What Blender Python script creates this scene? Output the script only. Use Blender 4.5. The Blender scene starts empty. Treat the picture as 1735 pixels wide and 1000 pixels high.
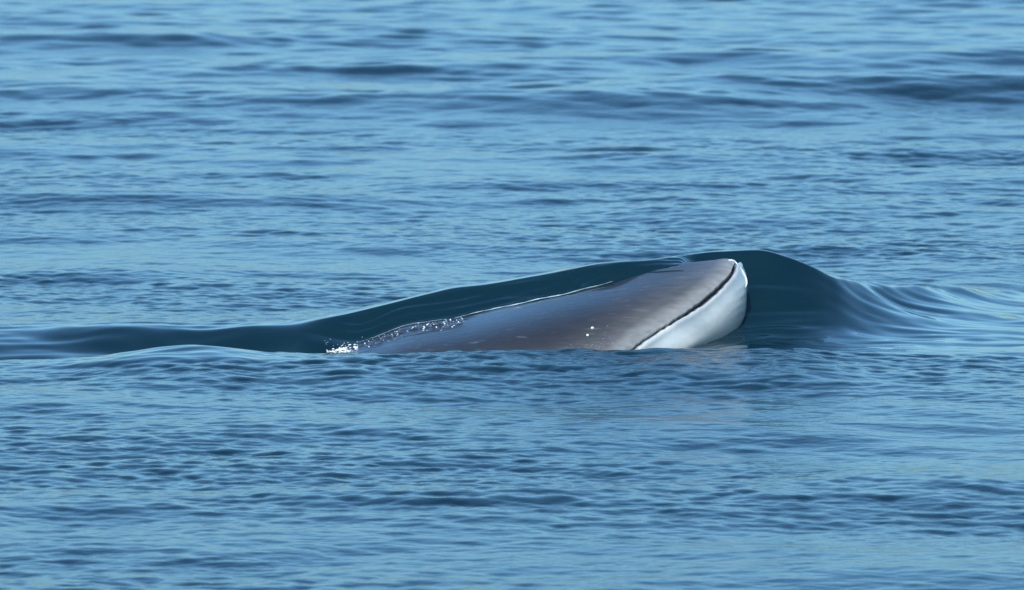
import bpy, bmesh, math, random
import numpy as np

C = bpy.context
S = C.scene
random.seed(4); RNG = np.random.default_rng(11)

# ------------------------------------------------------------------ camera
CAM_H, PITCH, F_PX = 6.0, 0.0916, 1735.0 / (8.7 / 60.0)
cd = bpy.data.cameras.new('camera'); cam = bpy.data.objects.new('camera', cd)
S.collection.objects.link(cam); S.camera = cam
cam.location = (0, 0, CAM_H)
cam.rotation_euler = (math.pi / 2 - PITCH, 0, 0)
cd.sensor_width = 36.0
cd.lens = 36.0 * 60.0 / 8.7
cd.clip_start = 0.5; cd.clip_end = 20000
cd.dof.use_dof = True; cd.dof.focus_distance = 57.5; cd.dof.aperture_fstop = 4.2

# ------------------------------------------------------------------ sky, sun, exposure
SUN_EL, SUN_AZ = math.radians(44), math.radians(190)      # azimuth clockwise from +Y: behind the camera, a little to the left
w = bpy.data.worlds.new('World'); S.world = w; w.use_nodes = True
nt = w.node_tree
sky = nt.nodes.new('ShaderNodeTexSky'); sky.sky_type = 'NISHITA'; sky.sun_disc = False
sky.sun_elevation = SUN_EL; sky.sun_rotation = SUN_AZ
sky.altitude = 0; sky.air_density = 0.95; sky.dust_density = 2.2; sky.ozone_density = 10.0
bg = nt.nodes['Background']; bg.inputs['Strength'].default_value = 0.15
wb = nt.nodes.new('ShaderNodeMix'); wb.data_type = 'RGBA'; wb.blend_type = 'MULTIPLY'; wb.inputs[0].default_value = 1.0
wb.inputs[7].default_value = (.91, 1.10, .97, 1)          # white balance of the picture, the same over the whole sky
nt.links.new(sky.outputs[0], wb.inputs[6]); nt.links.new(wb.outputs[2], bg.inputs['Color'])
sl = bpy.data.lights.new('sun', 'SUN'); sun = bpy.data.objects.new('sun', sl); S.collection.objects.link(sun)
sl.energy = 2.1; sl.angle = math.radians(0.5); sl.color = (1.0, 0.98, 0.93)
ld = np.array([math.sin(SUN_AZ) * math.cos(SUN_EL), math.cos(SUN_AZ) * math.cos(SUN_EL), math.sin(SUN_EL)])
from mathutils import Vector
sun.rotation_euler = Vector(ld).to_track_quat('Z', 'Y').to_euler()
sun.location = (20, -10, 40)
vs = S.view_settings
vs.view_transform = 'Standard'; vs.look = 'None'; vs.gamma = 1; vs.use_curve_mapping = False
vs.exposure = 0.75

# ------------------------------------------------------------------ helpers
def px_x(px, Y):
    return (np.asarray(px, float) - 867.5) / F_PX * Y
def py_z(py, Y):
    return CAM_H - Y * np.tan(PITCH + np.arctan((np.asarray(py, float) - 500) / F_PX))
def proj_py(y, z):
    return 500 + F_PX * np.tan(np.arctan((CAM_H - z) / y) - PITCH)
def sm(t):
    t = np.clip(t, 0, 1); return t * t * (3 - 2 * t)
def curve(pts):
    """smooth (monotone cubic) interpolation through points"""
    p = np.array(sorted(pts), float); X, V = p[:, 0], p[:, 1]
    h = np.diff(X); d = np.diff(V) / h
    m = np.zeros_like(V); m[0], m[-1] = d[0], d[-1]
    for i in range(1, len(V) - 1):
        if d[i - 1] * d[i] > 0:
            a, b = 2 * h[i] + h[i - 1], h[i] + 2 * h[i - 1]
            m[i] = (a + b) / (a / d[i - 1] + b / d[i])
    def f(q):
        q = np.clip(np.asarray(q, float), X[0], X[-1])
        i = np.clip(np.searchsorted(X, q) - 1, 0, len(h) - 1)
        t = (q - X[i]) / h[i]
        return ((1 + 2 * t) * (1 - t) ** 2 * V[i] + t * (1 - t) ** 2 * h[i] * m[i]
                + t * t * (3 - 2 * t) * V[i + 1] + t * t * (t - 1) * h[i] * m[i + 1])
    return f
def grid_mesh(name, P, wrap=False, mat=None):
    """P: rows x cols x 3 -> quad mesh"""
    n, m = P.shape[:2]
    me = bpy.data.meshes.new(name)
    me.vertices.add(n * m); me.vertices.foreach_set('co', P.reshape(-1).astype(np.float32))
    cols = m if wrap else m - 1
    i, j = np.meshgrid(np.arange(n - 1), np.arange(cols), indexing='ij')
    j2 = (j + 1) % m
    q = np.stack([i * m + j, i * m + j2, (i + 1) * m + j2, (i + 1) * m + j], -1).reshape(-1, 4).astype(np.int32)
    k = len(q)
    me.loops.add(k * 4); me.loops.foreach_set('vertex_index', q.reshape(-1))
    me.polygons.add(k)
    me.polygons.foreach_set('loop_start', np.arange(0, 4 * k, 4, dtype=np.int32))
    me.polygons.foreach_set('loop_total', np.full(k, 4, np.int32))
    me.polygons.foreach_set('use_smooth', np.ones(k, bool))
    me.update(calc_edges=True)
    if mat: me.materials.append(mat)
    return me
def link(name, me, parent=None):
    o = bpy.data.objects.new(name, me); S.collection.objects.link(o); o.parent = parent
    return o
def material(name):
    m = bpy.data.materials.new(name); m.use_nodes = True
    return m, m.node_tree.nodes, m.node_tree.links, m.node_tree.nodes['Principled BSDF']

# ------------------------------------------------------------------ whale shape (functions first: the water lies on it)
Y0 = 61.00                                                # the plane of the whale's spine
TIP = 1268.0
top_f = curve([(-900, 830), (-200, 740), (300, 655), (430, 622), (530, 594), (573, 580), (640, 561), (690, 543), (760, 529), (820, 517), (900, 497),
               (960, 485), (1045, 467), (1110, 453), (1170, 445), (1210, 441.5), (1240, 440), (1248, 442), (1252, 446.5), (1257, 452),
               (1262, 460), (1266, 471), (1268, 488)])
bot_f = curve([(-900, 850), (-200, 980), (300, 960), (600, 905), (800, 830), (950, 740), (1050, 670), (1100, 642), (1150, 617), (1190, 602), (1215, 591),
               (1235, 577), (1250, 561), (1261, 540), (1266, 514), (1268, 488)])
wid_f = curve([(-900, .1), (-400, .8), (200, 1.2), (500, 1.3), (700, 1.4), (850, 1.4), (950, 1.36), (1050, 1.22), (1150, .92), (1210, .62), (1240, .41),
               (1256, .25), (1264, .13), (1268, 0.0)])
def whale_slice(px):
    zt, zb = py_z(top_f(px), Y0), py_z(bot_f(px), Y0)
    return zt, zb, np.minimum(py_z(mid_f(px), Y0), zt), wid_f(px)
mid_f = curve([(-900, 840), (0, 760), (500, 665), (800, 622), (1000, 606), (1100, 592), (1150, 572), (1200, 545), (1250, 507), (1268, 488)])
def arch(u):
    """cross-section of the upper head: steep flank, then a nearly flat rostrum rising to a low middle ridge"""
    u = np.minimum(np.abs(u), 1)
    return np.sqrt(np.clip(1 - u ** 5, 0, 1)) * (1 - .36 * u)
def whale_top(px, y):
    """height of the upper skin; very low outside the body"""
    zt, zb, zc, b = whale_slice(px)
    u = np.abs(y - Y0) / np.maximum(b, 1e-4)
    return np.where(u < 1, zc + (zt - zc) * arch(u), -9.0)

# where the sheet of water running off its back ends on the near skin
bound_f = curve([(480, 606), (530, 598), (560, 590), (600, 583), (640, 571), (668, 559), (690, 552), (730, 546), (780, 538), (805, 531.5),
                 (830, 526), (850, 520.5), (880, 515), (905, 509.5), (930, 506), (960, 499), (985, 490), (1010, 486), (1040, 479), (1065, 470), (1100, 461),
                 (1140, 453), (1175, 446.5), (1215, 441)])

# ------------------------------------------------------------------ water: one sheet to the horizon
def axis(core, grow, far):
    a = list(core); d = a[1] - a[0]; e = a[-1] - a[-2]
    while a[-1] < far[1]: e *= grow; a.append(a[-1] + e)
    b = []
    x = a[0]
    while x > far[0]: d *= grow; x -= d; b.append(x)
    return np.array(b[::-1] + a)
xs = [0.0]
while xs[-1] < 9.5:
    a = xs[-1]; xs.append(a + (  .025 if a < 4.5 else .025 + .035 * min(1, (a - 4.5) / 4)))
xs = np.array(xs); xs = axis(np.concatenate([-xs[:0:-1], xs]), 1.16, (-5000, 5000))
ys = [43.0]
while ys[-1] < 178:
    a = ys[-1]
    ys.append(a + (.035 if a < 58.6 else .02 if a < 61.6 else .02 + (.03 * (a / 62) ** 2 - .02) * min(1, (a - 61.6) / 1.5)))
ys = axis(ys, 1.16, (-4000, 6000))
X, Y = np.meshgrid(xs, ys)

def spectrum(L, N, bands, th0, spread, seed):
    """random sea tile; bands = [(lam_lo, lam_hi, rms slope)] -> list of height fields with their choppy shifts"""
    r = np.random.default_rng(seed)
    k1 = np.fft.fftfreq(N, L / N) * 2 * np.pi
    kx, ky = np.meshgrid(k1, k1); k = np.hypot(kx, ky); k[0, 0] = 1
    lam = 2 * np.pi / k
    ang = np.arctan2(ky, kx)
    D = np.abs(np.cos(ang - th0)) ** spread + .12
    noise = r.normal(size=(N, N)) + 1j * r.normal(size=(N, N))
    out = []
    for lo, hi, rms in bands:
        A = noise * D * k ** -2.0 * (sm((lam - lo * .8) / (lo * .4)) * sm((hi * 1.2 - lam) / (hi * .4)))
        A[0, 0] = 0
        h = np.fft.ifft2(A).real
        sx = np.gradient(h, L / N, axis=1); sy = np.gradient(h, L / N, axis=0)
        g = rms / math.sqrt((sx ** 2 + sy ** 2).mean())
        dx = np.fft.ifft2(-1j * kx / k * A).real; dy = np.fft.ifft2(-1j * ky / k * A).real
        out.append((h * g, dx * g, dy * g, L))
    return out
def sample(field, x, y):
    L = field[0]; f = field[1]; N = f.shape[0]
    u, v = (x / L * N) % N, (y / L * N) % N
    i, j = np.floor(u).astype(int) % N, np.floor(v).astype(int) % N
    a, b = u - np.floor(u), v - np.floor(v)
    i2, j2 = (i + 1) % N, (j + 1) % N
    return (f[j, i] * (1 - a) + f[j, i2] * a) * (1 - b) + (f[j2, i] * (1 - a) + f[j2, i2] * a) * b
T1 = spectrum(41.0, 2048, [(1.8, 7.0, .026), (.45, 1.8, .042), (.07, .45, .074)], math.radians(80), 1.4, 5)
T2 = spectrum(29.0, 1536, [(1.5, 5.0, .018), (.40, 1.5, .030), (.08, .40, .060)], math.radians(112), 1.0, 9)

PX = X / Y * F_PX + 867.5            # column position along the whale, measured at each depth
PXW = X / Y0 * F_PX + 867.5          # the same for the whale's plane
# ridge thrown up round the head: height of crest, its distance, hollow in front, near lip
crest_y = curve([(-1500, 64), (-300, 62), (0, 61.6), (250, 61.35), (430, 61.25), (560, 61.2), (800, 61.2), (900, 61.12), (1040, 61.05), (1110, 61.15), (1180, 61.55), (1260, 61.65), (1350, 61.7),
                 (1420, 61.85), (1480, 62.4), (1735, 65.0), (2100, 68), (3200, 76)])
crest_p = curve([(-1500, 560), (0, 560), (100, 557), (200, 555), (330, 558), (430, 553), (480, 551), (573, 536), (660, 516), (722, 500), (770, 489), (820, 483), (900, 470),
                 (960, 459), (1045, 444), (1085, 441.5), (1125, 437), (1180, 429), (1235, 425.5), (1290, 428), (1340, 438), (1390, 457), (1420, 470), (1480, 481),
                 (1560, 488), (1610, 487), (1735, 495), (2100, 505), (3200, 520)])
lip_p = curve([(-1500, 640), (-300, 622), (0, 613), (120, 608), (230, 596), (300, 589), (360, 588), (420, 592), (470, 597), (600, 597), (900, 597), (1100, 595), (1250, 594), (1330, 592), (1450, 598),
               (1735, 603), (2200, 622), (3200, 640)])
hol_f = curve([(-1500, 0), (0, -.10), (250, -.13), (400, -.15), (560, -.08), (1000, -.06), (1160, .0), (1220, .05), (1300, .075), (1450, .05), (1735, .03), (3200, 0)])
pc = np.clip(PXW, -1500, 3200)
cy = crest_y(pc[0]); cz = py_z(crest_p(pc[0]), cy)
side = sm((pc[0] + 1400) / 1500) * sm((3100 - pc[0]) / 1400)
cz = cz * side
ly = np.interp(pc[0], [300, 620], [59.1, 58.95]); lz = py_z(lip_p(pc[0]) + 1.2 * np.sin(pc[0] / 37.0 + 1.5 * np.sin(pc[0] / 90.0)) * (pc[0] > 480), ly) * side
hy = np.interp(pc[0], [-200, 0, 250, 430, 500, 620, 760, 1100, 1180, 1270, 1400, 1735], [59.9, 60.1, 60.45, 60.5, 60.35, 59.9, 59.65, 59.6, 60.1, 60.2, 59.9, 59.8]); hz = hol_f(pc[0]) * side
def prof(y):
    t0 = sm((y - (ly - 3.2)) / 3.2); t1 = sm((y - ly) / (hy - ly))
    tt = np.clip((y - hy) / (cy - hy), 0, 1)
    t2 = np.where(pc[0] > 1100, (.3 * sm(tt ** 1.5) + .7 * tt ** 2.9), .35 * sm(tt) + .65 * sm(tt ** 1.25)); t3 = sm((y - cy) / 2.6)
    z = np.where(y < ly, lz * t0, np.where(y < hy, lz + (hz - lz) * t1, np.where(y < cy, hz + (cz - hz) * t2, cz * (1 - t3))))
    return z
Z = np.zeros_like(X)
rows = (Y[:, 0] > 55) & (Y[:, 0] < 80)
for r in np.where(rows)[0]:
    Z[r] = prof(Y[r])
# calm glassy water on the ridge
calm = sm((Y - (ly - .02)[None]) / .4) * (1 - sm((Y - cy[None] - .0) / .45)) * sm((pc + 500) / 500) * (1 - sm((pc - 1900) / 900))
left = np.exp(-((pc - 330) / 230) ** 2)
calm = np.maximum(calm, left * sm((Y - 58.1) / .5) * (Y < 59.6))
# long low swells seen in the distance: (px, py, half length m, height m)
for spx, spy, sx_, hh in [(1480, 166, 5.6, .36), (1030, 185, 2.8, .22), (520, 185, 3.2, .15), (120, 172, 3.2, .20), (600, 118, 2.8, .15), (1150, 105, 2.6, .14), (1650, 105, 2.4, .17),
                          (100, 76, 3.6, .20), (680, 62, 2.8, .18), (150, 338, 2.0, .08), (850, 318, 2.2, .06), (1250, 320, 1.6, .06), (540, 300, 1.6, .05), (60, 262, 1.5, .07), (820, 418, 2, .05), (180, 465, 1.6, .05),
                          (1100, 268, 1.7, .05), (640, 785, 2.2, .05), (730, 845, 2.2, .04), (200, 740, 1.2, .04), (1500, 690, 1.5, .03), (1350, 430, 1.6, .05)]:
    yy = CAM_H / math.tan(PITCH + math.atan((spy - 500) / F_PX)); xx = float(px_x(spx, yy))
    sy_ = .45 + .8 * min(1.15, hh / .17)
    b_ = (Y[:, 0] > yy - 8) & (Y[:, 0] < yy + 8)
    Z[b_] += hh * np.exp(-((X[b_] - xx) / sx_) ** 2 - ((Y[b_] - yy - .05 * (X[b_] - xx)) / sy_) ** 2)
# wind waves
cell = np.maximum(np.gradient(xs)[None, :], np.gradient(ys)[:, None])
Zw = np.zeros_like(X); DX = np.zeros_like(X); DY = np.zeros_like(X)
ra = np.where((ys > 38) & (ys < 190))[0]; ca = np.where(np.abs(xs) < 30)[0]
sl_ = (slice(ra[0], ra[-1] + 1), slice(ca[0], ca[-1] + 1))
x_, y_, cm, ce = X[sl_], Y[sl_], calm[sl_], cell[sl_]
c8, s8 = math.cos(.3), math.sin(.3)
gust = .8 + .35 * np.sin(x_ * .45 + y_ * .21 + 1) * np.sin(y_ * .33 - x_ * .12) + .2 * np.sin(y_ * .9 + x_ * .3)
pcs = pc[0][sl_[1]][None, :]
open_ = sm((pcs - 1080) / 80) * (.35 + .45 * sm((pcs - 1330) / 150)) + .25 * (1 - sm((pcs - 250) / 250))
open_ = np.minimum(open_ + .5 * np.exp(-((pcs - 1255) / 75) ** 2) * np.exp(-((y_ - 59.7) / .55) ** 2), .92)
for T, rot in ((T1, False), (T2, True)):
    u_, v_ = (x_ * c8 - y_ * s8, x_ * s8 + y_ * c8) if rot else (x_, y_)
    for bi, (h, dx, dy, L) in enumerate(T):
        keep = [1 - .85 * cm, 1 - cm * (.93 - open_), 1 - cm * (.995 - .15 * open_)][bi]
        lam = [1.8, .45, .09][bi]
        amp = keep * sm((lam * 1.0 - ce) / (lam * .6)) if bi else keep
        if bi == 2: amp = amp * gust * (1 + .15 * sm((y_ - 64) / 40)) * (1 + .45 * np.exp(-((y_ - 58.4) / .9) ** 2))
        if bi == 1: amp = amp * (.6 + .4 * gust) * (.74 + .5 * sm((y_ - 60) / 45))
        if bi == 0: amp = amp * (.85 + .35 * sm((y_ - 60) / 45))
        edge = sm((30 - np.abs(x_)) / 12) * sm((y_ - 38) / 3) * sm((190 - y_) / 14)
        amp = amp * edge
        Zw[sl_] += amp * sample((L, h), u_, v_)
        a_, b_ = sample((L, dx), u_, v_), sample((L, dy), u_, v_)
        if rot: a_, b_ = a_ * c8 + b_ * s8, -a_ * s8 + b_ * c8
        DX[sl_] += amp * a_ * 1.1; DY[sl_] += amp * b_ * 1.1
# slow folds on the glassy water: long in x
fold = (.006 * np.sin(X * 2.1 + Y * 3.7 + 1.6 * np.sin(X * 1.3 + .4 * Y)) + .005 * np.sin(X * 1.1 - Y * 5.3 + 2.2 * np.sin(X * 1.9 + Y)) + .0045 * np.sin(X * 3.9 + Y * 8.1 + 2 * np.sin(X * 2.3 - Y * 2.9))
        + .0022 * np.sin(X * 7.3 - Y * 13.0 + 2.5 * np.sin(X * 3.1 + Y * 4.7)) + .0018 * np.sin(-X * 6.1 - Y * 19.0 + 2.5 * np.sin(X * 5.1 - Y * 3.7)))
fold = fold * calm * (.3 + 1.1 * sm((pc - 1080) / 80) - .85 * sm((pc - 1280) / 90) + .25 * sm((pc - 1420) / 100) + .7 * (1 - sm((pc - 330) / 160)))
down = cy[None, :] - Y                                # distance down the face of the bow wave
streak = .007 * np.sin(down * 11 + X * 2.1 + 1.6 * np.sin(X * 1.9 + down)) + .004 * np.sin(down * 23 - X * 3.0 + 2 * np.sin(X * 2.7 - down * 2)) + .002 * np.sin(down * 41 + X * 5.2 + 2 * np.sin(X * 4.1))
fold += 1.5 * streak * sm((pc - 1170) / 90) * (1 - sm((pc - 1310) / 120)) * sm((down - .05) / .2) * (1 - sm((down - 1.3) / .5)) * (down > 0)
Z += Zw + fold
# drape the sheet over the whale's back
b = (ys > 58.9) & (ys < 61.6); cc = (PXW[0] > 470) & (PXW[0] < 1225)
ri, ci = np.where(b)[0], np.where(cc)[0]
sub = (slice(ri[0], ri[-1] + 1), slice(ci[0], ci[-1] + 1))
pxs = PXW[0][ci]
tgt = bound_f(pxs)
t = np.linspace(0, 1, 600)[:, None]
bb = wid_f(pxs)[None, :]
yy = Y0 - bb + bb * t
pyy = proj_py(yy, whale_top(pxs[None, :], yy))
k = np.argmax(pyy <= tgt[None, :], axis=0)
YB = yy[k, np.arange(len(pxs))]
kern = np.exp(-np.linspace(-2, 2, 13) ** 2); kern /= kern.sum()
YB = np.convolve(np.pad(YB, 6, mode='edge'), kern, 'valid')
zw = whale_top(pxs[None, :], Y[sub]); s = Y[sub] - YB[None, :]
zs = Z[sub]
zb_ = whale_top(pxs, YB)[None, :]; cyy, czz = cy[ci][None, :], cz[ci][None, :]
tt = np.clip(s / np.maximum(cyy - YB[None, :], .05), 0, 1)
wst = sm((pxs - 960) / 90)[None, :]
gsh = (1 - wst) * (.5 * sm(tt) + .5 * tt ** 1.6) + wst * np.sin(tt * math.pi / 2) ** .85
sheet = zb_ + (czz - zb_) * gsh
sheet = np.where(s >= cyy - YB[None, :], zs, sheet)
xx_ = X[sub]
strk = .0045 * np.sin(s * 21 + 1.8 * np.sin(xx_ * 2.3) + xx_ * 1.7) + .003 * np.sin(s * 39 - xx_ * 2.9 + 2 * np.sin(xx_ * 1.4 + s * 6)) + .002 * np.sin(s * 63 + xx_ * 4.1 + 2 * np.sin(xx_ * 3.3))
sheet = sheet + 1.6 * strk * sm(s / .1) * sm((cyy - YB[None, :] - s) / .12) * (s < cyy - YB[None, :])
edge = .022 * (sm((pxs - 740) / 60) * (1 - sm((pxs - 1000) / 60)))[None, :] * (.75 + .25 * np.sin(xx_ * 9 + 2 * np.sin(xx_ * 4)))
sheet = np.maximum(sheet, zb_ + edge * sm((s + .004) / .022))
over = np.maximum(sheet, np.where(zw > -5, zw + .003 * sm(s / .05), -9))
lo = np.where(zw > -5, np.minimum(zs, np.maximum(zw + .12 * np.clip(s, None, 0) + .9 * np.clip(s + .1, None, 0), zw - .35)), zs)
wfade = (1 - sm((pxs - 1150) / 60))[None, :] * sm((pxs - 495) / 125)[None, :]
new = np.where(s < 0, lo, over)
Z[sub] = zs + (new - zs) * wfade
DX[sub] *= .2; DY[sub] *= .2
P = np.stack([X + DX, Y + DY, Z], -1)

# water material: dark teal body under a mirror-smooth skin
mw, N, K, B = material('sea_water')
B.inputs['Base Color'].default_value = (.0022, .0155, .024, 1)
B.inputs['Roughness'].default_value = .06
B.inputs['IOR'].default_value = 1.333
tc = N.new('ShaderNodeTexCoord')
mp = N.new('ShaderNodeMapping'); mp.inputs['Scale'].default_value = (9, 14, 9)
n1 = N.new('ShaderNodeTexNoise'); n1.inputs['Scale'].default_value = 1.0; n1.inputs['Detail'].default_value = 3
at = N.new('ShaderNodeAttribute'); at.attribute_name = 'ruffle'
mul = N.new('ShaderNodeMath'); mul.operation = 'MULTIPLY'; mul.inputs[1].default_value = .5
bp = N.new('ShaderNodeBump'); bp.inputs['Distance'].default_value = .01
K.new(tc.outputs['Object'], mp.inputs['Vector']); K.new(mp.outputs[0], n1.inputs['Vector'])
K.new(n1.outputs['Fac'], bp.inputs['Height']); K.new(at.outputs['Fac'], mul.inputs[0]); K.new(mul.outputs[0], bp.inputs['Strength'])
K.new(bp.outputs[0], B.inputs['Normal'])
rg = N.new('ShaderNodeMapRange'); rg.inputs['To Min'].default_value = .03; rg.inputs['To Max'].default_value = .12
K.new(at.outputs['Fac'], rg.inputs['Value']); K.new(rg.outputs[0], B.inputs['Roughness'])
me = grid_mesh('sea_water', P, mat=mw)
ra_ = me.attributes.new('ruffle', 'FLOAT', 'POINT'); ra_.data.foreach_set('value', (1 - calm).reshape(-1).astype(np.float32))
water = link('sea_water', me); water['kind'] = 'structure'

# ------------------------------------------------------------------ whale
whale = bpy.data.objects.new('whale', None); S.collection.objects.link(whale)
whale.location = (0.5, Y0, 0.0)
whale['label'] = 'dark grey whale with white lower jaw lifting its head out of the sea'
whale['category'] = 'whale'

a = 1268 - (1268 - 1055) * (1 - np.cos(np.linspace(0, np.pi / 2, 230)))          # fine round the jaws
bks = 1055 - (1055 + 890) * np.linspace(0, 1, 260)[1:] ** 1.35
pr = np.concatenate([a, bks]); pr[0] = 1267.995
M = 420
th = np.linspace(0, 2 * np.pi, M, endpoint=False)
zt, zb, zc, bw = [v[:, None] for v in whale_slice(pr)]
u = -np.cos(th)[None, :]
upz = zc + (zt - zc) * arch(u)
loz = zc - (zc - zb) * np.clip(1 - np.abs(u) ** 2.2, 0, 1) ** .5
Wz = np.where(np.sin(th)[None, :] >= 0, upz, loz)
Wx = np.broadcast_to(px_x(pr, Y0)[:, None], Wz.shape).copy()
Wy = Y0 + u * bw
# mouth line in side view
mouth = [(1254, 445, 60.4), (1250, 451, 60.15), (1240, 468, 60.05), (1222, 487, 59.98), (1200, 507, 59.92), (1170, 527, 59.86), (1140, 545, 59.82), (1110, 563, 59.78), (1085, 580, 59.75),
         (1065, 597, 59.72), (1040, 618, 59.7), (1000, 650, 59.65), (900, 720, 59.6), (700, 800, 59.6), (0, 850, 59.6), (-1000, 860, 59.6)]
mouth = [(p, q, Y0 - .86 * float(wid_f(p))) for p, q, y in mouth]
mx = np.array([px_x(p, y) for p, q, y in mouth]); mz = np.array([py_z(q, y) for p, q, y in mouth])
for _ in range(3):                                                                # round the corners
    qx = np.stack([.75 * mx[:-1] + .25 * mx[1:], .25 * mx[:-1] + .75 * mx[1:]], 1).reshape(-1)
    qz = np.stack([.75 * mz[:-1] + .25 * mz[1:], .25 * mz[:-1] + .75 * mz[1:]], 1).reshape(-1)
    mx, mz = np.concatenate([mx[:1], qx, mx[-1:]]), np.concatenate([mz[:1], qz, mz[-1:]])
best = np.full(Wz.shape, 1e9); sgn = np.ones(Wz.shape); along = np.zeros(Wz.shape); acc = 0
for i in range(len(mx) - 1):
    ex, ez = mx[i + 1] - mx[i], mz[i + 1] - mz[i]; l2 = ex * ex + ez * ez + 1e-12
    tt = ((Wx - mx[i]) * ex + (Wz - mz[i]) * ez) / l2
    tcl = np.clip(tt, 0, 1) if i else np.clip(tt, -5, 1)
    dd = np.hypot(Wx - mx[i] - tcl * ex, Wz - mz[i] - tcl * ez)
    sg = np.sign(ex * (Wz - mz[i]) - ez * (Wx - mx[i]))                            # heading left: above the line is negative here
    hit = dd < best
    best = np.where(hit, dd, best); sgn = np.where(hit, -sg, sgn); along = np.where(hit, acc + np.clip(tt, 0, 1) * math.sqrt(l2), along); acc += math.sqrt(l2)
d = best * sgn                                                                     # + above the mouth, - below
# outward normals by finite differences
def normals(x, y, z):
    Pm = np.stack([x, y, z], -1)
    du = np.gradient(Pm, axis=0); dv = np.roll(Pm, -1, 1) - np.roll(Pm, 1, 1)
    n = np.cross(du, dv); n /= np.linalg.norm(n, axis=-1, keepdims=True) + 1e-9
    cen = Pm.mean(axis=1, keepdims=True)
    if ((n * (Pm - cen)).sum(-1)).mean() < 0: n = -n
    return n
n = normals(Wx, Wy, Wz)
fade = sm((bw - .03) / .10)                                                        # the very tip stays closed
sw = .009 + .010 * np.exp(-((along - .35) / .3) ** 2)                              # half width of the slit
jag = .0025 * np.sin(along * 61 + np.sin(along * 23) * 2) * (along < 1.3)
dj = d + jag
off = -.055 * np.exp(-(dj / sw) ** 4) * (.35 + .65 * fade)
off += np.where(dj < 0, .011 * np.exp(-((dj + .035) / .03) ** 2) + .014 * np.exp(dj / .35), .010 * np.exp(-((dj - .10) / .07) ** 2) - .016 * np.exp(-(dj / .05) ** 2)) * fade
# gentle pleats round the chin
pl = np.exp(-((PXv := (Wx / Y0 * F_PX + 867.5)) - 1258) ** 2 / 18 ** 2) * (d < -.05)
off += .0005 * pl * np.sin(d * 120 + PXv * .25)
Wx, Wy, Wz = Wx + n[..., 0] * off, Wy + n[..., 1] * off, Wz + n[..., 2] * off
# rough wet patch round the blowholes
pys = proj_py(Wy, Wz)
patch = sm((PXv - 585) / 60) * (1 - sm((PXv - 772) / 22)) * np.exp(-((pys - bound_f(PXv) - 9) / np.where(pys < bound_f(PXv) + 9, 7, 9)) ** 2) * (Wy < Y0)
q_ = Wx * 95 + 3 * np.sin(Wy * 40); r_ = Wy * 120 + 3 * np.sin(Wx * 33)
rough = np.sin(q_) * np.sin(r_) + .7 * np.sin(q_ * 1.9 + r_ * .6) + .5 * np.sin(r_ * 2.3 - q_ * .7)
lift = patch * (.018 + .009 * rough)
# soft folds and dents over the flank
lift += .004 * np.sin(Wx * 5.1 + Wz * 9 + 1.5 * np.sin(Wx * 2.3)) * (d > .25) * sm((d - .25) / .2)
Wy -= lift * .75; Wz += lift * .6
Pw = np.stack([Wx, Wy, Wz], -1) - np.array(whale.location)
mk, N, K, B = material('wet_skin')
B.inputs['IOR'].default_value = 1.4
B.inputs['Coat Weight'].default_value = 1.0; B.inputs['Coat IOR'].default_value = 1.65; B.inputs['Coat Roughness'].default_value = .07
at = N.new('ShaderNodeAttribute'); at.attribute_name = 'mouth_distance'
tc = N.new('ShaderNodeTexCoord')
def noise(scale, detail, mapscale=(1, 1, 1), rot=(0, 0, 0)):
    mp = N.new('ShaderNodeMapping'); mp.inputs['Scale'].default_value = mapscale; mp.inputs['Rotation'].default_value = rot
    nn = N.new('ShaderNodeTexNoise'); nn.inputs['Scale'].default_value = scale; nn.inputs['Detail'].default_value = detail
    K.new(tc.outputs['Object'], mp.inputs['Vector']); K.new(mp.outputs[0], nn.inputs['Vector']); return nn
def ramp(src, stops):
    r = N.new('ShaderNodeValToRGB'); e = r.color_ramp.elements
    while len(e) < len(stops): e.new(.5)
    for q, (p_, c_) in zip(e, stops): q.position = p_; q.color = (*c_, 1)
    K.new(src, r.inputs[0]); return r
def math_(op, a_, b_):
    m_ = N.new('ShaderNodeMath'); m_.operation = op
    for i_, v_ in enumerate((a_, b_)):
        if isinstance(v_, (int, float)): m_.inputs[i_].default_value = v_
        else: K.new(v_, m_.inputs[i_])
    return m_.outputs[0]
def mixc(f_, a_, b_, mode='MIX'):
    m_ = N.new('ShaderNodeMix'); m_.data_type = 'RGBA'; m_.blend_type = mode
    for i_, v_ in ((0, f_), (6, a_), (7, b_)):
        if isinstance(v_, tuple): m_.inputs[i_].default_value = (*v_, 1)
        elif isinstance(v_, (int, float)): m_.inputs[i_].default_value = v_
        else: K.new(v_, m_.inputs[i_])
    return m_.outputs[2]
nA = noise(3.0, 4, (1, 1, 1.6)); nB = noise(16, 5, (.35, 1, 1.3), (0, .35, 0)); nC = noise(60, 3)
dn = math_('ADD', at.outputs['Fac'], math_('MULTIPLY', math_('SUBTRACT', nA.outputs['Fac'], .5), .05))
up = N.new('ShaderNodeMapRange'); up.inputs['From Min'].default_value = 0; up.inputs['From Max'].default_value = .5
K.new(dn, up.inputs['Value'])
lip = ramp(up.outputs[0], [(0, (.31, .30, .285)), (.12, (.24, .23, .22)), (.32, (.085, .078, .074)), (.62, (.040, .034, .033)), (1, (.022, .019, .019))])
mot = ramp(nB.outputs['Fac'], [(.3, (.78, .76, .76)), (.7, (1.15, 1.13, 1.12))])
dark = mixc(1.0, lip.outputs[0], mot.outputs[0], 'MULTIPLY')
dnn = N.new('ShaderNodeMapRange'); dnn.inputs['From Min'].default_value = 0; dnn.inputs['From Max'].default_value = -.5
K.new(at.outputs['Fac'], dnn.inputs['Value'])
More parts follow.
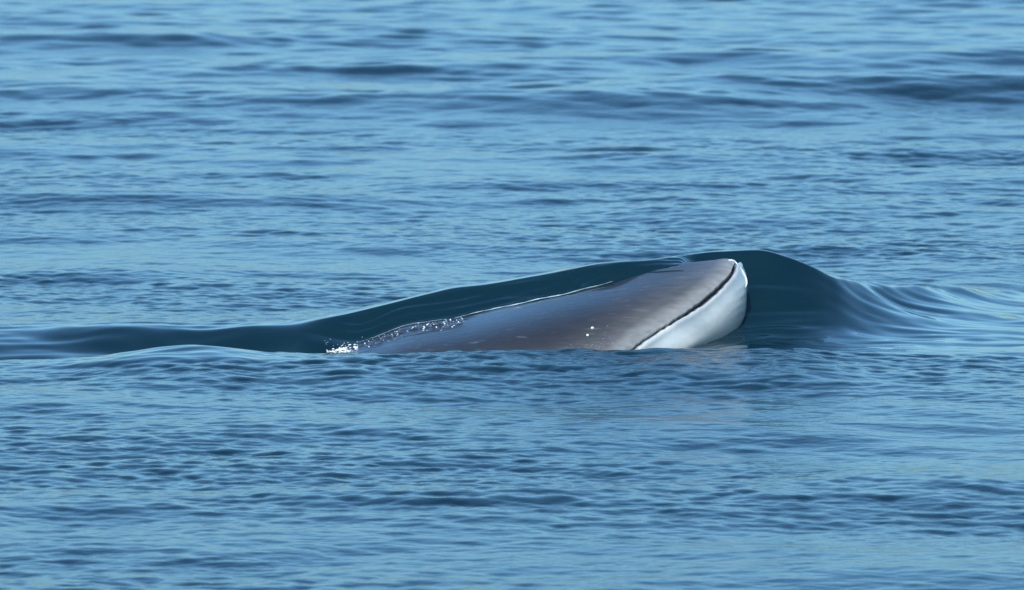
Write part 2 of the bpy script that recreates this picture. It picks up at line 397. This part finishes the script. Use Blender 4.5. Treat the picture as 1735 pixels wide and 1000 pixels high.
jaw = ramp(dnn.outputs[0], [(0, (.54, .55, .54)), (.10, (.40, .42, .42)), (.3, (.55, .56, .55)), (.7, (.52, .53, .51)), (1, (.36, .36, .34))])
jm = ramp(nA.outputs['Fac'], [(.32, (.74, .76, .78)), (.6, (1.04, 1.03, 1.02))])
white = mixc(1.0, jaw.outputs[0], jm.outputs[0], 'MULTIPLY')
nS = noise(34, 2, (.10, .6, 1.0), (0, .62, 0)); nS2 = noise(30, 2, (.12, .6, 1.0), (0, -.35, 0))
sc1 = ramp(nS.outputs['Fac'], [(.66, (0, 0, 0)), (.72, (1, 1, 1))]); sc2 = ramp(nS2.outputs['Fac'], [(.68, (0, 0, 0)), (.74, (1, 1, 1))])
scr = math_('MULTIPLY', math_('ADD', sc1.outputs[0], sc2.outputs[0]), .35)
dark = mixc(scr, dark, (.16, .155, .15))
isj = N.new('ShaderNodeMapRange'); isj.inputs['From Min'].default_value = .003; isj.inputs['From Max'].default_value = -.006
K.new(at.outputs['Fac'], isj.inputs['Value'])
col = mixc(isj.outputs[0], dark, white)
gut = N.new('ShaderNodeAttribute'); gut.attribute_name = 'mouth_slit'
col = mixc(gut.outputs['Fac'], col, (.012, .013, .016))
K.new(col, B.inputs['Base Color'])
rr = ramp(nC.outputs['Fac'], [(.3, (.3,) * 3), (.75, (.45,) * 3)])
K.new(rr.outputs[0], B.inputs['Roughness'])
bp = N.new('ShaderNodeBump'); bp.inputs['Strength'].default_value = .5; bp.inputs['Distance'].default_value = .008
K.new(math_('SUBTRACT', .5, math_('MULTIPLY', isj.outputs[0], .38)), bp.inputs['Strength'])
nD = noise(26, 4, (.30, 1, 1.5), (0, .5, 0))
K.new(math_('SUBTRACT', .55, math_('MULTIPLY', isj.outputs[0], .40)), bp.inputs['Strength']); K.new(nD.outputs['Fac'], bp.inputs['Height']); K.new(bp.outputs[0], B.inputs['Normal'])
me = grid_mesh('body', Pw, wrap=True, mat=mk)
bmm = bmesh.new(); bmm.from_mesh(me); bmm.normal_update()
bmm.verts.ensure_lookup_table()
bmm.faces.new([bmm.verts[i] for i in range(M)][::-1]); base = (len(pr) - 1) * M
bmm.faces.new([bmm.verts[base + i] for i in range(M)])
bmesh.ops.recalc_face_normals(bmm, faces=bmm.faces[:])
for f in bmm.faces: f.smooth = True
bmm.to_mesh(me); bmm.free()
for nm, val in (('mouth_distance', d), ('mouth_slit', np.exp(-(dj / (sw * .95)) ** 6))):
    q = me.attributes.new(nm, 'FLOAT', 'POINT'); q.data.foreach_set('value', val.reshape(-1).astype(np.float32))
body = link('body', me, whale)

def skin_at(px, py):
    """nearest near-side skin point for a position in the side view"""
    e = (Wx / Wy * F_PX + 867.5 - px) ** 2 + (proj_py(Wy, Wz) - py) ** 2 + np.where(Wy > Y0, 1e9, 0)
    i = np.unravel_index(np.argmin(e), e.shape)
    return np.array([Wx[i], Wy[i], Wz[i]]), n[i]

def blob(bm, c, r, sub=1, jit=.25, sq=(1, 1, 1)):
    g = bmesh.ops.create_icosphere(bm, subdivisions=sub, radius=1.0)
    for v in g['verts']:
        k_ = 1 + random.uniform(-jit, jit)
        v.co = Vector((c[0] + v.co.x * r * k_ * sq[0], c[1] + v.co.y * r * k_ * sq[1], c[2] + v.co.z * r * k_ * sq[2]))
def from_bm(name, bm, mat, parent=None, origin=(0, 0, 0)):
    for v in bm.verts: v.co -= Vector(origin)
    for f in bm.faces: f.smooth = True
    me = bpy.data.meshes.new(name); bm.to_mesh(me); bm.free(); me.materials.append(mat)
    o = link(name, me, parent)
    if parent is None: o.location = origin
    return o

mbn, N, K, B = material('barnacle_white'); B.inputs['Base Color'].default_value = (.78, .78, .75, 1); B.inputs['Roughness'].default_value = .5
for q in ((1004, 557, .013), (996, 569, .011)):
    c, nn = skin_at(q[0], q[1]); bm = bmesh.new(); blob(bm, c + nn * .002, q[2], 2, .08, (1.1, 1, .9))
    for v in bm.verts: v.co -= whale.location
    from_bm('barnacle', bm, mbn, whale)

# ------------------------------------------------------------------ spray behind the blowholes, and white beads painted as sun glints
mf, N, K, B = material('white_foam_and_glints'); B.inputs['Base Color'].default_value = (.85, .87, .88, 1); B.inputs['Roughness'].default_value = .35  # real foam in the splash; painted glints on the beads and jaw film
bm = bmesh.new()
for cl in range(26):
    cpx = random.triangular(526, 606, 576); cpy = 597 - abs(random.gauss(0, 4)) * (1.1 if cpx > 552 else .4); wdt = random.uniform(2, 8)
    for i in range(random.randint(3, 14)):
        px = random.gauss(cpx, wdt); py = cpy + random.gauss(0, 2.2)
        if not 522 < px < 610: continue
        c, nn = skin_at(px, min(py, 597))
        blob(bm, c + np.array([random.uniform(-.03, .03), -.02, random.uniform(.0, .018)]), random.uniform(.002, .0075), 1, .5, (random.uniform(.8, 3.0), 1, random.uniform(.5, 1.5)))
for i in range(26):
    px = random.uniform(528, 606); py = 586 - random.expovariate(1 / 5.0)
    c, nn = skin_at(px, 594); z = float(py_z(py, c[1]))
    blob(bm, (c[0] + random.uniform(-.04, .04), c[1] - .03, z), random.uniform(.0015, .004), 1, .3, (1, 1, 1.3))
c0, _ = skin_at(573, 592)
o = from_bm('splash', bm, mf, None, tuple(c0)); o['kind'] = 'stuff'; o['label'] = 'white splash where the wet back slides under water behind the blowholes'; o['category'] = 'splash'

bm = bmesh.new()  # beads coloured white to stand for sun glints on wet skin
for i in range(120):
    px = random.gauss(738, 32); py = float(bound_f(px)) + abs(random.gauss(7, 5)) + 1
    if not 610 < px < 790: continue
    c, nn = skin_at(px, py); c = c + np.array([random.uniform(-.025, .025), 0, random.uniform(-.012, .012)]); blob(bm, c + nn * .002, random.choice([.0015, .002, .002, .0025, .003, .004, .006]), 1, .4, (1.3, 1, 1))
for i in range(40):
    px = random.uniform(600, 690); py = float(bound_f(px)) + random.uniform(2, 16)
    if py > 594: continue
    c, nn = skin_at(px, py); c = c + np.array([random.uniform(-.03, .03), 0, 0]); blob(bm, c + nn * .002, random.choice([.002, .003, .0045]), 1, .3, (1.2, 1, 1))
for i in range(80):
    px = random.gauss(1030, 35); py = 597 - abs(random.gauss(0, 16))
    c, nn = skin_at(px, py); c = c + np.array([random.uniform(-.01, .01), 0, random.uniform(-.006, .006)]); blob(bm, c + nn * .001, random.choice([.0012, .0016, .0022]), 1, .3)
c0, _ = skin_at(738, 548)
o = from_bm('painted_bead_glints', bm, mf, None, tuple(c0)); o['kind'] = 'stuff'; o['label'] = 'white beads painted as sun glints on the rough wet dark skin'; o['category'] = 'bead_glints'

# ------------------------------------------------------------------ film of water off the tip of the jaw, its bright edge painted white
def tube(bm, pts, rad, seg=8):
    rings = []
    for i, p in enumerate(pts):
        a_ = pts[min(i + 1, len(pts) - 1)] - pts[max(i - 1, 0)]; a_ = Vector(a_).normalized()
        s_ = a_.orthogonal().normalized(); t_ = a_.cross(s_)
        rings.append([bm.verts.new(Vector(p) + (s_ * math.cos(q) + t_ * math.sin(q)) * rad[i]) for q in [2 * math.pi * j / seg for j in range(seg)]])
    for r0, r1 in zip(rings, rings[1:]):
        for j in range(seg): bm.faces.new((r0[j], r0[(j + 1) % seg], r1[(j + 1) % seg], r1[j]))
    bm.faces.new(rings[0][::-1]); bm.faces.new(rings[-1])
bm = bmesh.new()
for line, r0 in (([(1252, 451.5), (1255, 454), (1258, 458), (1261, 463), (1264, 469), (1266, 475), (1266, 481), (1265, 487)], .008),
                 ([(1236, 441.5), (1241, 441.5), (1246, 442.5), (1249, 445), (1250, 448)], .007)):
    pts = [skin_at(*q)[0] + skin_at(*q)[1] * .003 for q in line]
    tube(bm, pts, [r0 * (.35 + .65 * math.sin(math.pi * (i + .5) / len(pts))) for i in range(len(pts))])
c0, _ = skin_at(1262, 466)
wet = bmesh.new()
for line, r0 in (([(850, 519), (880, 513.5), (905, 509), (940, 502.5), (965, 498), (990, 492), (1010, 488.5), (1040, 482)], .011),
                 ([(925, 500), (945, 495), (960, 490.5), (975, 485)], .006), ([(985, 484), (1000, 480), (1016, 476)], .005),
                 ([(1098, 462), (1115, 461), (1135, 460), (1150, 459.3), (1160, 459.3)], .008)):
    pts = [skin_at(*q)[0] for q in line]
    tube(wet, pts, [r0 * (.25 + .75 * math.sin(math.pi * (i + .5) / len(pts))) for i in range(len(pts))])
edge_sheen = bmesh.new()
me_, N, K, B = material('painted_sky_sheen'); B.inputs['Base Color'].default_value = (.36, .45, .50, 1); B.inputs['Roughness'].default_value = .12; B.inputs['IOR'].default_value = 1.333  # pale colour paints the sky's reflection along the edge of the sheet
for line, r0 in (([(px, float(bound_f(px)) + 1.0 + 1.2 * math.sin(px / 19.0)) for px in range(765, 1050, 9)], .0058), ([(px, float(bound_f(px)) + .5) for px in range(600, 765, 9)], .0022)):
    pts = [skin_at(*q)[0] + np.array([0, -.01, .012]) for q in line]
    pts = [sum(pts[max(i - 1, 0):i + 2]) / len(pts[max(i - 1, 0):i + 2]) for i in range(len(pts))]
    tube(edge_sheen, pts, [r0 * (.2 + .8 * math.sin(math.pi * (i + .5) / len(pts))) * (.7 + .3 * math.sin(i * 1.7)) for i in range(len(pts))])
o = from_bm('painted_edge_sheen', edge_sheen, me_, None, tuple(skin_at(900, 511)[0])); o['kind'] = 'stuff'; o['label'] = 'painted sky reflection along the wavy edge of the water sheet on the back'; o['category'] = 'water'
e0, _ = skin_at(980, 492)
o = from_bm('water_rivulets', wet, mw, None, tuple(e0)); o['kind'] = 'stuff'; o['label'] = 'thin streaks of sea water draining across the top of the head'; o['category'] = 'water'

o = from_bm('painted_film_glint', bm, mf, None, tuple(c0)); o['kind'] = 'stuff'; o['label'] = 'rim of water over the tip of the white jaw, its glint painted white'; o['category'] = 'water'
